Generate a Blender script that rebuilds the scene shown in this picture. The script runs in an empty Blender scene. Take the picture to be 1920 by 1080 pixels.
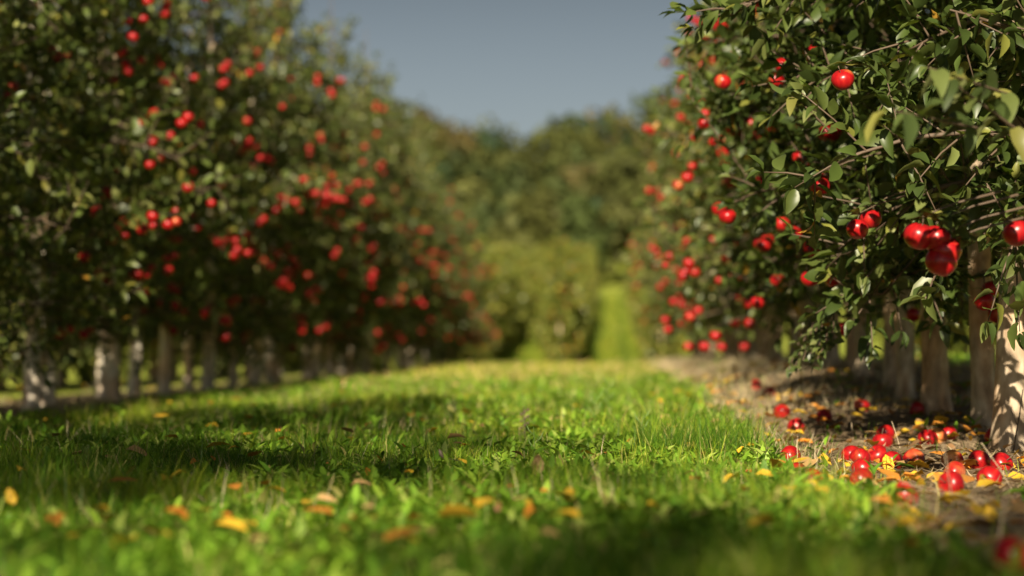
import bpy, math, random
import numpy as np
from mathutils import Matrix, Vector

# ------------------------------------------------------------------ camera, sky, sun, exposure
W, H = 1920.0, 1080.0
FPX = 1920 * 85 / 36.0
CZ = 0.42                                   # eye height; local ground is at about 0
VX, VY = 1150.0, 650.0                      # where the tree rows would meet (reading of the photograph)
YAW = math.atan((VX - 960) / FPX)
PITCH = math.atan((VY - 540) / FPX)
scene = bpy.context.scene
col = scene.collection
cam = bpy.data.cameras.new('camera')
cam.lens = 85; cam.sensor_width = 36
cam.clip_start = 0.05; cam.clip_end = 3000
cam.dof.use_dof = True; cam.dof.focus_distance = 7.6; cam.dof.aperture_fstop = 2.0
cam_o = bpy.data.objects.new('camera', cam); col.objects.link(cam_o)
cam_o.location = (0, 0, CZ); cam_o.rotation_euler = (math.pi / 2 + PITCH, 0, YAW)
scene.camera = cam_o

SUN_AZ, SUN_EL = math.radians(186), math.radians(29)      # azimuth clockwise from +Y (row direction)
world = bpy.data.worlds.new('World'); scene.world = world; world.use_nodes = True
wn = world.node_tree.nodes; wl = world.node_tree.links
bg = wn['Background']
sky = wn.new('ShaderNodeTexSky'); sky.sky_type = 'NISHITA'; sky.sun_disc = False
sky.sun_elevation = SUN_EL; sky.sun_rotation = SUN_AZ; sky.dust_density = 2.0; sky.air_density = 1.0
hs = wn.new('ShaderNodeHueSaturation'); hs.inputs['Saturation'].default_value = 0.5; hs.inputs['Value'].default_value = .56
wl.new(sky.outputs['Color'], hs.inputs['Color'])
wtc = wn.new('ShaderNodeTexCoord'); wsp = wn.new('ShaderNodeSeparateXYZ'); wl.new(wtc.outputs['Generated'], wsp.inputs[0])
wrp = wn.new('ShaderNodeValToRGB'); wl.new(wsp.outputs['Z'], wrp.inputs['Fac'])     # pale haze at the horizon, deeper grey above
wrp.color_ramp.elements[0].position = .03; wrp.color_ramp.elements[0].color = (1.28, 1.36, 1.42, 1)
wrp.color_ramp.elements[1].position = .16; wrp.color_ramp.elements[1].color = (.46, .50, .53, 1)
we_ = wrp.color_ramp.elements.new(.55); we_.color = (.30, .32, .34, 1)
wmx = wn.new('ShaderNodeMix'); wmx.data_type = 'RGBA'; wmx.blend_type = 'MULTIPLY'; wmx.inputs[0].default_value = 1
wl.new(hs.outputs['Color'], wmx.inputs[6]); wl.new(wrp.outputs['Color'], wmx.inputs[7]); wl.new(wmx.outputs[2], bg.inputs['Color'])
bg.inputs['Strength'].default_value = 0.05
sun = bpy.data.lights.new('sun', 'SUN'); sun.energy = 5.0; sun.angle = math.radians(0.5); sun.color = (1.0, 0.88, 0.66)
sun_o = bpy.data.objects.new('sun', sun); col.objects.link(sun_o)
to_sun = Vector((math.sin(SUN_AZ) * math.cos(SUN_EL), math.cos(SUN_AZ) * math.cos(SUN_EL), math.sin(SUN_EL)))
sun_o.rotation_euler = to_sun.to_track_quat('Z', 'Y').to_euler()
sun_o.location = (-5, -10, 12)
scene.view_settings.view_transform = 'Standard'; scene.view_settings.look = 'None'
scene.view_settings.gamma = 1.0; scene.view_settings.exposure = 1.25
scene.render.engine = 'CYCLES'
scene.cycles.use_denoising = True
scene.cycles.max_bounces = 6; scene.cycles.transparent_max_bounces = 4
scene.cycles.diffuse_bounces = 3; scene.cycles.transmission_bounces = 3; scene.cycles.glossy_bounces = 2

# ------------------------------------------------------------------ helpers
RS = np.random.RandomState
_tab = RS(5).rand(256, 256)
def vnoise(x, y, sc, off=0):
    x = np.asarray(x, float) / sc + off * 17.3 + 900; y = np.asarray(y, float) / sc + off * 9.7 + 900
    xi = np.floor(x).astype(int); yi = np.floor(y).astype(int); fx = x - xi; fy = y - yi
    fx = fx * fx * (3 - 2 * fx); fy = fy * fy * (3 - 2 * fy)
    g = lambda a, b: _tab[a % 256, b % 256]
    return (g(xi, yi) * (1 - fx) + g(xi + 1, yi) * fx) * (1 - fy) + (g(xi, yi + 1) * (1 - fx) + g(xi + 1, yi + 1) * fx) * fy

RX, LX = 1.43, -3.74                         # the two tree rows
_py = [-60, 4, 8, 12, 20, 40, 48, 60, 82, 120, 200, 250, 320, 420, 700]
_pz = [0.0, .02, .02, .04, .06, .10, -.05, -1.05, -.40, .9, 4.4, 8.5, 19, 27, 30]
_ry = [0, 8, 9.6, 11.5, 14, 24, 42, 55]
_rz = [0, 0, .05, .11, .22, .20, .10, 0]
def gz(x, y):
    x = np.asarray(x, float); y = np.asarray(y, float)
    z = np.interp(y, _py, _pz)
    s = np.clip((x - .1) / 1.1, 0, 1); s = s * s * (3 - 2 * s)
    z = z + s * np.interp(y, _ry, _rz)
    l = np.clip((-x - 2.2) / 1.6, 0, 1)
    z = z - l * np.interp(y, [8, 16, 37, 60], [0, .04, .14, 0])
    near = np.clip(1 - y / 60, 0, 1)
    z = z + (vnoise(x, y, .9) - .5) * .035 * near + (vnoise(x, y, .28, 3) - .5) * .014 * near
    return z
def gzs(x, y): return float(gz(x, y))

_R = cam_o.rotation_euler.to_matrix()
def ray(px, py):
    d = _R @ Vector(((px - 960) / FPX, (540 - py) / FPX, -1))
    return d / d.y
def at(px, py, d): return Vector((0, 0, CZ)) + ray(px, py) * d
def on_ground(px, py, lo=2.5, hi=48):
    r = ray(px, py); d = lo
    while d < hi:
        p = Vector((0, 0, CZ)) + r * d
        if p.z <= gzs(p.x, p.y): return p
        d += .02
    return p
def project(P):
    Q = (np.asarray(P) - np.array([0, 0, CZ])) @ np.array(_R)
    return 960 + FPX * Q[:, 0] / -Q[:, 2], 540 - FPX * Q[:, 1] / -Q[:, 2], -Q[:, 2]

def mesh_np(name, V, loops, sizes, mat=None, smooth=False, tint=None):
    me = bpy.data.meshes.new(name)
    V = np.asarray(V, np.float32); loops = np.asarray(loops, np.int32); sizes = np.asarray(sizes, np.int32)
    me.vertices.add(len(V)); me.vertices.foreach_set('co', V.ravel())
    me.loops.add(len(loops)); me.loops.foreach_set('vertex_index', loops)
    me.polygons.add(len(sizes))
    st = np.concatenate([[0], np.cumsum(sizes)[:-1]]).astype(np.int32)
    me.polygons.foreach_set('loop_start', st)
    if smooth: me.polygons.foreach_set('use_smooth', np.ones(len(sizes), bool))
    if tint is not None:
        a = me.attributes.new('tint', 'FLOAT_COLOR', 'POINT')
        c = np.ones((len(V), 4), np.float32); c[:, :3] = tint; a.data.foreach_set('color', c.ravel())
    me.update(calc_edges=True); me.validate()
    if mat: me.materials.append(mat)
    return me
def obj(name, me, parent=None, loc=None, label=None, cat=None, group=None, kind=None):
    o = bpy.data.objects.new(name, me); col.objects.link(o)
    if parent: o.parent = parent
    if loc is not None: o.location = loc
    if label: o['label'] = label
    if cat: o['category'] = cat
    if group: o['group'] = group
    if kind: o['kind'] = kind
    return o
def norm(a): return a / np.maximum(np.linalg.norm(a, axis=-1, keepdims=True), 1e-9)

# leaf templates: x across, y along, z up; folded along the midrib and drooping to the tip
def leaf_template(rows, fold=.28, droop=.22, width=.27):
    V = []; F = []; prev = None
    for i, t in enumerate(rows):
        w = width * (math.sin(math.pi * t ** .82)) ** .8 if 0 < t < 1 else 0
        z = -droop * t * t
        if w == 0: V.append((0, t, z)); cur = (len(V) - 1,)
        else:
            V += [(-w, t, z + fold * w), (0, t, z), (w, t, z + fold * w)]; n = len(V); cur = (n - 3, n - 2, n - 1)
        if prev:
            if len(prev) == 1: F += [(prev[0], cur[1], cur[0]), (prev[0], cur[2], cur[1])]
            elif len(cur) == 1: F += [(prev[0], prev[1], cur[0]), (prev[1], prev[2], cur[0])]
            else: F += [(prev[0], prev[1], cur[1], cur[0]), (prev[1], prev[2], cur[2], cur[1])]
        prev = cur
    return np.array(V), F
LEAF_FINE = leaf_template([0, .12, .3, .5, .7, .87, 1])
LEAF_MID = leaf_template([0, .32, .7, 1])
LEAF_FAR = (np.array([(0, 0, 0), (-.3, .5, .06), (0, 1, -.18), (.3, .5, .06)]), [(0, 3, 2, 1)])
LEAF_WEED = leaf_template([0, .35, .72, 1], .45, .4, .17)

def scatter(T, pos, dr, nr, size, tint, mat, name):
    """one mesh of many copies of template T"""
    TV, TF = T; n = len(pos); k = len(TV)
    dr = norm(dr); sd = norm(np.cross(dr, nr)); nr = np.cross(sd, dr)
    size = np.asarray(size).reshape(n, 1, 1)
    curl = RS(n % 1000).uniform(.2, 2.6, (n, 1, 1))
    V = pos[:, None] + size * (TV[None, :, 0:1] * sd[:, None] * (1.15 - .12 * curl) + TV[None, :, 1:2] * dr[:, None] + TV[None, :, 2:3] * nr[:, None] * curl)
    lp = np.concatenate([np.array(f) for f in TF]); sz = np.array([len(f) for f in TF])
    L = (lp[None] + (np.arange(n) * k)[:, None]).ravel()
    tv = np.repeat(np.asarray(tint)[:, None], k, 1).reshape(-1, 3)
    return mesh_np(name, V.reshape(-1, 3), L, np.tile(sz, n), mat, False, tv)

def tubes(lines, sides=5):
    V = []; L = []; S = []
    for pts, rad in lines:
        pts = np.asarray(pts, float); rad = np.asarray(rad, float); n = len(pts)
        T = np.gradient(pts, axis=0); T = norm(T)
        ref = np.array([0, 0, 1.0]) if abs(T[0, 2]) < .8 else np.array([1.0, 0, 0])
        A = norm(np.cross(T, ref)); B = np.cross(T, A)
        an = np.arange(sides) / sides * 2 * math.pi
        ring = pts[:, None] + rad[:, None, None] * (np.cos(an)[None, :, None] * A[:, None] + np.sin(an)[None, :, None] * B[:, None])
        b = sum(len(v) for v in V); V.append(ring.reshape(-1, 3))
        for i in range(n - 1):
            for j in range(sides):
                k = (j + 1) % sides
                L += [b + i * sides + j, b + i * sides + k, b + (i + 1) * sides + k, b + (i + 1) * sides + j]; S.append(4)
        L += [b + (n - 1) * sides + j for j in range(sides)]; S.append(sides)
    return np.concatenate(V), L, S
def tube_mesh(name, lines, mat, sides=5): return mesh_np(name, *tubes(lines, sides), mat, True)

# ------------------------------------------------------------------ materials
def new_mat(name):
    m = bpy.data.materials.new(name); m.use_nodes = True
    n = m.node_tree.nodes; return m, n, m.node_tree.links, n['Principled BSDF'], n['Material Output']
def noise_node(n, l, scale, detail=3, coord=None):
    t = n.new('ShaderNodeTexNoise'); t.inputs['Scale'].default_value = scale; t.inputs['Detail'].default_value = detail
    if coord: l.new(coord, t.inputs['Vector'])
    return t
def ramp(n, l, fac, stops):
    r = n.new('ShaderNodeValToRGB'); e = r.color_ramp.elements
    while len(e) < len(stops): e.new(.5)
    for i, (p, c) in enumerate(stops): e[i].position = p; e[i].color = (*c, 1)
    l.new(fac, r.inputs['Fac']); return r
def leaf_material(name, source, trans=.3, rough=.42, spec=.45, tr_tint=(1.3, 1.35, .5)):
    m, n, l, b, out = new_mat(name)
    if source == 'attr':
        a = n.new('ShaderNodeAttribute'); a.attribute_name = 'tint'; c = a.outputs['Color']
    else:
        a = n.new('ShaderNodeObjectInfo'); c = a.outputs['Color']
    l.new(c, b.inputs['Base Color']); b.inputs['Roughness'].default_value = rough
    b.inputs['Specular IOR Level'].default_value = spec
    t = n.new('ShaderNodeBsdfTranslucent'); mu = n.new('ShaderNodeMix'); mu.data_type = 'RGBA'; mu.blend_type = 'MULTIPLY'
    mu.inputs[0].default_value = 1; l.new(c, mu.inputs[6]); mu.inputs[7].default_value = (*tr_tint, 1)
    l.new(mu.outputs[2], t.inputs['Color'])
    x = n.new('ShaderNodeMixShader'); x.inputs[0].default_value = trans
    l.new(b.outputs[0], x.inputs[1]); l.new(t.outputs[0], x.inputs[2]); l.new(x.outputs[0], out.inputs['Surface'])
    return m
M_leaf = leaf_material('apple_leaf', 'attr')
M_leaf_one = leaf_material('apple_leaf_single', 'obj')
M_grass = leaf_material('grass', 'attr', .35, .5, .3)
M_dry = leaf_material('dry_leaf', 'obj', .2, .6, .25, (1.2, 1.0, .6))
nn_ = M_dry.node_tree; ob_ = [q for q in nn_.nodes if q.type == 'OBJECT_INFO'][0]
nz_ = noise_node(nn_.nodes, nn_.links, 5, 4, nn_.nodes.new('ShaderNodeTexCoord').outputs['Object'])
rp_ = ramp(nn_.nodes, nn_.links, nz_.outputs['Fac'], [(.38, (.35, .22, .15)), (.55, (1, 1, 1))])
mm_ = nn_.nodes.new('ShaderNodeMix'); mm_.data_type = 'RGBA'; mm_.blend_type = 'MULTIPLY'; mm_.inputs[0].default_value = 1
nn_.links.new(ob_.outputs['Color'], mm_.inputs[6]); nn_.links.new(rp_.outputs[0], mm_.inputs[7])
nn_.links.new(mm_.outputs[2], nn_.nodes['Principled BSDF'].inputs['Base Color'])
M_straw = leaf_material('straw', 'attr', .1, .7, .2, (1, 1, 1))
M_wood_far = leaf_material('wood_foliage', 'attr', .12, .7, .2)

m, n, l, b, out = new_mat('bark'); M_bark = m
tc = n.new('ShaderNodeTexCoord'); mp = n.new('ShaderNodeMapping'); mp.inputs['Scale'].default_value = (1, 1, .45)
l.new(tc.outputs['Object'], mp.inputs['Vector'])
oi = n.new('ShaderNodeObjectInfo'); ad = n.new('ShaderNodeVectorMath'); ad.operation = 'ADD'
cb = n.new('ShaderNodeVectorMath'); cb.operation = 'SCALE'; cb.inputs[0].default_value = (7, 3, 5); l.new(oi.outputs['Random'], cb.inputs['Scale'])
l.new(mp.outputs[0], ad.inputs[0]); l.new(cb.outputs[0], ad.inputs[1])
n1 = noise_node(n, l, 26, 6, ad.outputs[0]); n2 = noise_node(n, l, 7, 3, ad.outputs[0])
r1 = ramp(n, l, n1.outputs['Fac'], [(.25, (.17, .12, .08)), (.5, (.38, .29, .20)), (.72, (.56, .46, .34))])
r2 = ramp(n, l, n2.outputs['Fac'], [(.42, (1, 1, 1)), (.6, (1.0, .74, .52))])
mx = n.new('ShaderNodeMix'); mx.data_type = 'RGBA'; mx.blend_type = 'MULTIPLY'; mx.inputs[0].default_value = .8
l.new(r1.outputs[0], mx.inputs[6]); l.new(r2.outputs[0], mx.inputs[7]); l.new(mx.outputs[2], b.inputs['Base Color'])
b.inputs['Roughness'].default_value = .85
bp = n.new('ShaderNodeBump'); bp.inputs['Strength'].default_value = .5; bp.inputs['Distance'].default_value = .01
l.new(n1.outputs['Fac'], bp.inputs['Height']); l.new(bp.outputs[0], b.inputs['Normal'])

M_sun_tinted_bark = M_bark.copy(); M_sun_tinted_bark.name = 'sun_tinted_bark'  # bark colour lightened to stand in for sun on the left-row trunks
for nd in M_sun_tinted_bark.node_tree.nodes:
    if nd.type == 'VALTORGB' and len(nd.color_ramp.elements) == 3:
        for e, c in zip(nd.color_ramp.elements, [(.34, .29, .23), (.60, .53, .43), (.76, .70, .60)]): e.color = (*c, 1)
m, n, l, b, out = new_mat('twig'); M_twig = m
b.inputs['Base Color'].default_value = (.085, .055, .035, 1); b.inputs['Roughness'].default_value = .7

m, n, l, b, out = new_mat('apple_skin'); M_apple = m
tc = n.new('ShaderNodeTexCoord'); mp = n.new('ShaderNodeMapping'); mp.inputs['Scale'].default_value = (1, 1, .16)
oi = n.new('ShaderNodeObjectInfo'); ad = n.new('ShaderNodeVectorMath'); ad.operation = 'ADD'
cb = n.new('ShaderNodeVectorMath'); cb.operation = 'SCALE'; cb.inputs[0].default_value = (9, 4, 6); l.new(oi.outputs['Random'], cb.inputs['Scale'])
l.new(tc.outputs['Object'], mp.inputs['Vector']); l.new(mp.outputs[0], ad.inputs[0]); l.new(cb.outputs[0], ad.inputs[1])
n1 = noise_node(n, l, 75, 4, ad.outputs[0]); n2 = noise_node(n, l, 13, 2, ad.outputs[0])
r1 = ramp(n, l, n1.outputs['Fac'], [(.25, (.16, .004, .007)), (.55, (.29, .006, .008)), (.85, (.42, .03, .016))])
r2 = ramp(n, l, n2.outputs['Fac'], [(.63, (0, 0, 0)), (.82, (1, 1, 1))])
mx = n.new('ShaderNodeMix'); mx.data_type = 'RGBA'; l.new(r2.outputs[0], mx.inputs[0])
l.new(r1.outputs[0], mx.inputs[6]); mx.inputs[7].default_value = (.62, .26, .07, 1)
l.new(mx.outputs[2], b.inputs['Base Color']); b.inputs['Roughness'].default_value = .32; b.inputs['Specular IOR Level'].default_value = .32
b.inputs['Coat Weight'].default_value = .06; b.inputs['Coat Roughness'].default_value = .2
b.inputs['Subsurface Weight'].default_value = .0

def ground_mat(name, stops, sc, fine, bump=.6):
    m, n, l, b, out = new_mat(name)
    tc = n.new('ShaderNodeTexCoord')
    a = noise_node(n, l, sc, 4, tc.outputs['Object']); f = noise_node(n, l, fine, 5, tc.outputs['Object'])
    s = n.new('ShaderNodeMath'); s.operation = 'ADD'; l.new(a.outputs['Fac'], s.inputs[0]); l.new(f.outputs['Fac'], s.inputs[1])
    h = n.new('ShaderNodeMath'); h.operation = 'MULTIPLY'; h.inputs[1].default_value = .5; l.new(s.outputs[0], h.inputs[0])
    r = ramp(n, l, h.outputs[0], stops); l.new(r.outputs[0], b.inputs['Base Color']); b.inputs['Roughness'].default_value = .95
    b.inputs['Specular IOR Level'].default_value = .1
    bp = n.new('ShaderNodeBump'); bp.inputs['Strength'].default_value = bump; bp.inputs['Distance'].default_value = .02
    l.new(f.outputs['Fac'], bp.inputs['Height']); l.new(bp.outputs[0], b.inputs['Normal'])
    return m
M_ground = ground_mat('grass_ground', [(.3, (.09, .12, .018)), (.5, (.20, .235, .03)), (.7, (.36, .36, .08))], .7, 14)
M_soil = ground_mat('orchard_soil', [(.3, (.085, .056, .033)), (.5, (.19, .135, .08)), (.7, (.33, .25, .155))], 3, 60, 1.0)

# ------------------------------------------------------------------ the ground
def grid_mesh(name, xs, ys, zf, mat, lift=0):
    X, Y = np.meshgrid(xs, ys); Z = zf(X, Y) + lift
    nx, ny = len(xs), len(ys)
    V = np.stack([X, Y, Z], -1).reshape(-1, 3)
    i = (np.arange(ny - 1)[:, None] * nx + np.arange(nx - 1)[None]).ravel()
    L = np.stack([i, i + 1, i + nx + 1, i + nx], 1).ravel()
    return mesh_np(name, V, L, np.full(len(i), 4), mat, True)
xs = np.concatenate([-np.geomspace(7, 900, 40)[::-1], np.arange(-6.8, 6.81, .14), np.geomspace(7, 900, 40)])
ys = np.concatenate([np.arange(-60, 2, 4), np.arange(2, 20, .12), np.arange(20, 60, .4), np.geomspace(60, 1500, 70)])
obj('ground', grid_mesh('ground', xs, ys, gz, M_ground), kind='structure')

def soil_edges(y, side):
    if side > 0:
        e = .50 + .10 * (vnoise(0 * y, y, .6, 2) - .5) * 2 + .06 * (vnoise(0 * y, y, .15, 7) - .5)
        e = e + np.interp(y, [3, 5.2, 6.2, 8], [.1, .12, .06, 0]); return e, e * 0 + 2.5
    e = -3.05 + .12 * (vnoise(0 * y, y, .7, 4) - .5) * 2; return e * 0 - 4.6, e
def soil_strip(name, side, y0, y1, st):
    ys = np.arange(y0, y1, st); a, c = soil_edges(ys, side); k = 26 if side > 0 else 12
    U = np.linspace(0, 1, k); X = a[:, None] + (c - a)[:, None] * U[None]; Y = np.repeat(ys[:, None], k, 1)
    Z = gz(X, Y) + .008 + .012 * vnoise(X, Y, .09, 11) * np.sin(np.pi * U)[None] ** .5
    V = np.stack([X, Y, Z], -1).reshape(-1, 3)
    i = (np.arange(len(ys) - 1)[:, None] * k + np.arange(k - 1)[None]).ravel()
    obj(name, mesh_np(name, V, np.stack([i, i + 1, i + k + 1, i + k], 1).ravel(), np.full(len(i), 4), M_soil, True), kind='structure')
soil_strip('soil_strip', 1, 3.2, 46, .07)
soil_strip('soil_strip', -1, 10, 58, .15)

# ------------------------------------------------------------------ apple trees
def leaf_tints(rng, n, dull=0):
    base = np.array([(.045, .066, .018), (.068, .095, .025), (.10, .125, .035), (.145, .160, .058), (.19, .185, .045), (.34, .18, .03)])
    k = rng.choice(6, n, p=[.28, .30, .23, .13, .05, .01])
    return base[k] * (0.75 + .5 * rng.rand(n, 1)) * np.array([1 + .2 * dull, 1, 1])

def grow(seed, Ht=4.35, hw=.92, nlimb=34, h0=.72, dens=1.0, big=1.0, shoots=7, twigs=True):
    rng = RS(seed); wood = []; P = []; D = []; N = []; S = []; spots = []
    ga = rng.rand() * 6.28
    def leafy(p0, d, ln, step):
        k = max(3, int(ln / step)); t = np.linspace(.12, 1, k)
        bend = np.array([0, 0, rng.uniform(-.25, .1)]) * ln
        pts = p0 + d * ln * t[:, None] + bend * (t ** 2)[:, None]
        a = ga + np.arange(k) * 2.4 + rng.rand(k)
        ref = norm(np.cross(d, np.array([.3, .2, 1.0]))); r2 = np.cross(d, ref)
        rad = np.cos(a)[:, None] * ref + np.sin(a)[:, None] * r2
        ld = rad * .85 + d * .55 + np.array([0, 0, .12]) + rng.randn(k, 3) * .22
        up = np.array([0, 0, 1.0]) + d * .45 * -1 + rng.randn(k, 3) * .42 + rad * .35
        P.append(pts + rad * .006); D.append(ld); N.append(up); S.append(rng.uniform(.05, .1, k) * big)
        for q in range(2):
            P.append((pts[-1] + d * .005)[None]); D.append((d + rng.randn(3) * .35)[None]); N.append((np.array([0, 0, 1.]) + rng.randn(3) * .4)[None]); S.append(np.array([rng.uniform(.045, .08)]) * big)
        if twigs:
            q = np.array([p0, p0 + d * ln * .5 + bend * .25, p0 + d * ln + bend]); wood.append((q, [.0042, .0032, .0018]))
        spots.append(pts[k // 2])
    for i in range(nlimb):
        u = (i + .5) / nlimb; h = h0 + (Ht - h0 - .25) * u ** 1.08
        ga += 2.39996 + rng.uniform(-.3, .3)
        L = hw * np.interp(h / Ht, [0, .1, .24, .5, .75, 1], [.6, .8, 1.06, .97, .60, .16]) * rng.uniform(.55, 1.22)
        rise = rng.uniform(-.15, .4) + .5 * u; droop = rng.uniform(.1, .55) * (1 - .6 * u)
        t = np.linspace(0, 1, 6); o = np.array([math.cos(ga), math.sin(ga), 0])
        side = np.array([-o[1], o[0], 0]) * rng.uniform(-.2, .2)
        pts = np.array([0, 0, h]) + L * (o * t[:, None] + side * (t ** 2)[:, None] + np.array([0, 0, 1]) * (rise * t - droop * t ** 2.2)[:, None])
        pts[:, 2] = np.maximum(pts[:, 2], h0 - .12)
        wood.append((pts, np.interp(t, [0, 1], [.013 * (1.1 - .5 * u), .003])))
        nt = max(4, int(L / .062 * dens))
        for j in range(nt):
            tt = rng.uniform(.18, 1.0); p0 = np.array([np.interp(tt, t, pts[:, c]) for c in range(3)])
            d = norm(o * rng.uniform(-.1, 1) + rng.randn(3) * .6 + np.array([0, 0, rng.uniform(-.25, .65)]))
            leafy(p0, d, rng.uniform(.09, .32), .026)
    wood.append((np.array([[0, 0, 2.6], [.01, .01, 3.3], [0, .02, Ht]]) * np.array([1, 1, Ht / 4.35 if Ht > 2 else .2]), [.02, .014, .004]))
    for j in range(shoots):                                   # upright shoots on the top and outside
        hh = rng.uniform(.55, .98) * Ht; a = rng.rand() * 6.28; r = rng.uniform(.05, .4) * (1.15 - hh / Ht) * 2
        p0 = np.array([math.cos(a) * r, math.sin(a) * r, hh]); d = norm(np.array([math.cos(a) * .3, math.sin(a) * .3, 1.0]) + rng.randn(3) * .15)
        leafy(p0, d, rng.uniform(.3, .62), .034)
    P = np.concatenate(P); D = np.concatenate(D); N = np.concatenate(N); S = np.concatenate(S)
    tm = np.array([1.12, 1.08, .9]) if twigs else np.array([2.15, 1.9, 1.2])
    return dict(P=P, D=norm(D), N=N, S=S, tint=leaf_tints(rng, len(P)) * tm, wood=wood, spots=np.array(spots), rng=rng, Ht=Ht)

def trunk_mesh(seed, r=.064, Ht=4.35):
    rng = RS(seed); hs = np.concatenate([[-.06, 0, .03, .08, .15], np.arange(.2, 1.2, .05), np.arange(1.3, min(Ht, 3.3), .3)])
    n = 20; V = []; lean = rng.uniform(-.02, .02, 2); ph = rng.rand(4) * 6; knots = [(rng.uniform(.12, 1.0), rng.rand() * 6.28) for _ in range(6)]
    for h in hs:
        rr = r * (1 + .38 * math.exp(-max(h, 0) / .07)) * np.interp(h, [0, .8, 1.8, Ht], [1, .9, .45, .1])
        cx = lean[0] * h + .012 * math.sin(h * 3 + ph[0]); cy = lean[1] * h + .012 * math.sin(h * 2.6 + ph[1])
        for j in range(n):
            a = j / n * 6.2832
            k = 1 + .03 * math.sin(3 * a + ph[2] + h) + .02 * math.sin(5 * a + h * 7 + ph[3]) + .018 * rng.randn()
            k += .22 * sum(math.exp(-((h - kh) / .035) ** 2 - (math.sin((a - ka) / 2) / .16) ** 2) for kh, ka in knots)
            k += .1 * max(0, math.sin(2 * a + ph[1])) * math.exp(-max(h, 0) / .1)
            V.append((cx + rr * k * math.cos(a), cy + rr * k * math.sin(a), h))
    m_ = len(hs); L = []; S = []
    for i in range(m_ - 1):
        for j in range(n):
            k = (j + 1) % n; L += [i * n + j, i * n + k, (i + 1) * n + k, (i + 1) * n + j]; S.append(4)
    L += [(m_ - 1) * n + j for j in range(n)]; S.append(n)
    return mesh_np('trunk', V, L, S, M_bark, True)
TRUNKS = [trunk_mesh(100 + i, .049 + .005 * (i % 3)) for i in range(5)]

SUN_TINTED_TRUNKS = []
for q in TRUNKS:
    w_ = q.copy(); w_.materials.clear(); w_.materials.append(M_sun_tinted_bark); SUN_TINTED_TRUNKS.append(w_)
def apple_mesh(seg=20, rings=14, r=.037, seed=0):
    rng = RS(seed); V = []; ph = rng.rand(3) * 6
    prof = []
    for i in range(rings + 1):
        t = i / rings; a = math.pi * t
        rr = math.sin(a) ** .92 * (1 + .08 * math.cos(a)); z = math.cos(a) * .88
        z -= .30 * math.exp(-(rr / .26) ** 2) if t < .5 else -.17 * math.exp(-(rr / .24) ** 2)
        prof.append((rr, z))
    V.append((0, 0, prof[0][1] * r))
    for rr, z in prof[1:-1]:
        for j in range(seg):
            a = j / seg * 6.2832; k = 1 + .025 * math.sin(5 * a + ph[0]) * (1 if z < 0 else .4) + .03 * math.sin(a + ph[1])
            V.append((rr * r * k * math.cos(a), rr * r * k * math.sin(a), z * r))
    V.append((0, 0, prof[-1][1] * r)); L = []; S = []
    for j in range(seg): L += [0, 1 + j, 1 + (j + 1) % seg]; S.append(3)
    for i in range(rings - 2):
        for j in range(seg):
            a = 1 + i * seg; k = (j + 1) % seg; L += [a + j, a + seg + j, a + seg + k, a + k]; S.append(4)
    e = len(V) - 1; a = 1 + (rings - 2) * seg
    for j in range(seg): L += [e, a + (j + 1) % seg, a + j]; S.append(3)
    return mesh_np('apple', V, L, S, M_apple, True)
APPLES = [apple_mesh(seed=i, r=.036 + .001 * i) for i in range(3)]
APPLE_LOW = apple_mesh(10, 7, .037)
STEM = tube_mesh('stem', [([(0, 0, .018), (.002, 0, .035), (.007, .001, .050)], [.0016, .0014, .002])], M_twig, 5)

class Var: pass
def make_variant(seed, T=LEAF_MID, fruit=0, **k):
    g = grow(seed, **k); v = Var(); v.g = g; v.T = T
    v.leaves = scatter(T, g['P'], g['D'], g['N'], g['S'], g['tint'], M_leaf, 'crown')
    v.wood = tube_mesh('branches', g['wood'], M_twig, 4) if g['wood'] else None
    v.fruit = None
    if fruit:
        r = RS(seed + 1); s = g['spots'][r.choice(len(g['spots']), fruit)]
        rad = np.hypot(s[:, 0], s[:, 1]); s = s[rad > .22]
        me = APPLE_LOW; vv = np.zeros(len(me.vertices) * 3); me.vertices.foreach_get('co', vv); vv = vv.reshape(-1, 3)
        lp = np.zeros(len(me.loops), int); me.loops.foreach_get('vertex_index', lp); sz = np.zeros(len(me.polygons), int); me.polygons.foreach_get('loop_total', sz)
        V = (s[:, None] + vv[None]).reshape(-1, 3); L = (lp[None] + (np.arange(len(s)) * len(vv))[:, None]).ravel()
        v.fruit = mesh_np('fruit', V, L, np.tile(sz, len(s)), M_apple, True)
    return v
ROW = [make_variant(20 + i, Ht=4.35 + .2 * (i - 1.5), dens=1.25, h0=.50, hw=.9) for i in range(4)]
FARV = [make_variant(60 + i, T=LEAF_FAR, fruit=110, nlimb=36, h0=.3, hw=.62, dens=1.0, big=1.9, twigs=False) for i in range(2)]
FAR_TRUNK = trunk_mesh(140, .06, 1.7)

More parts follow.
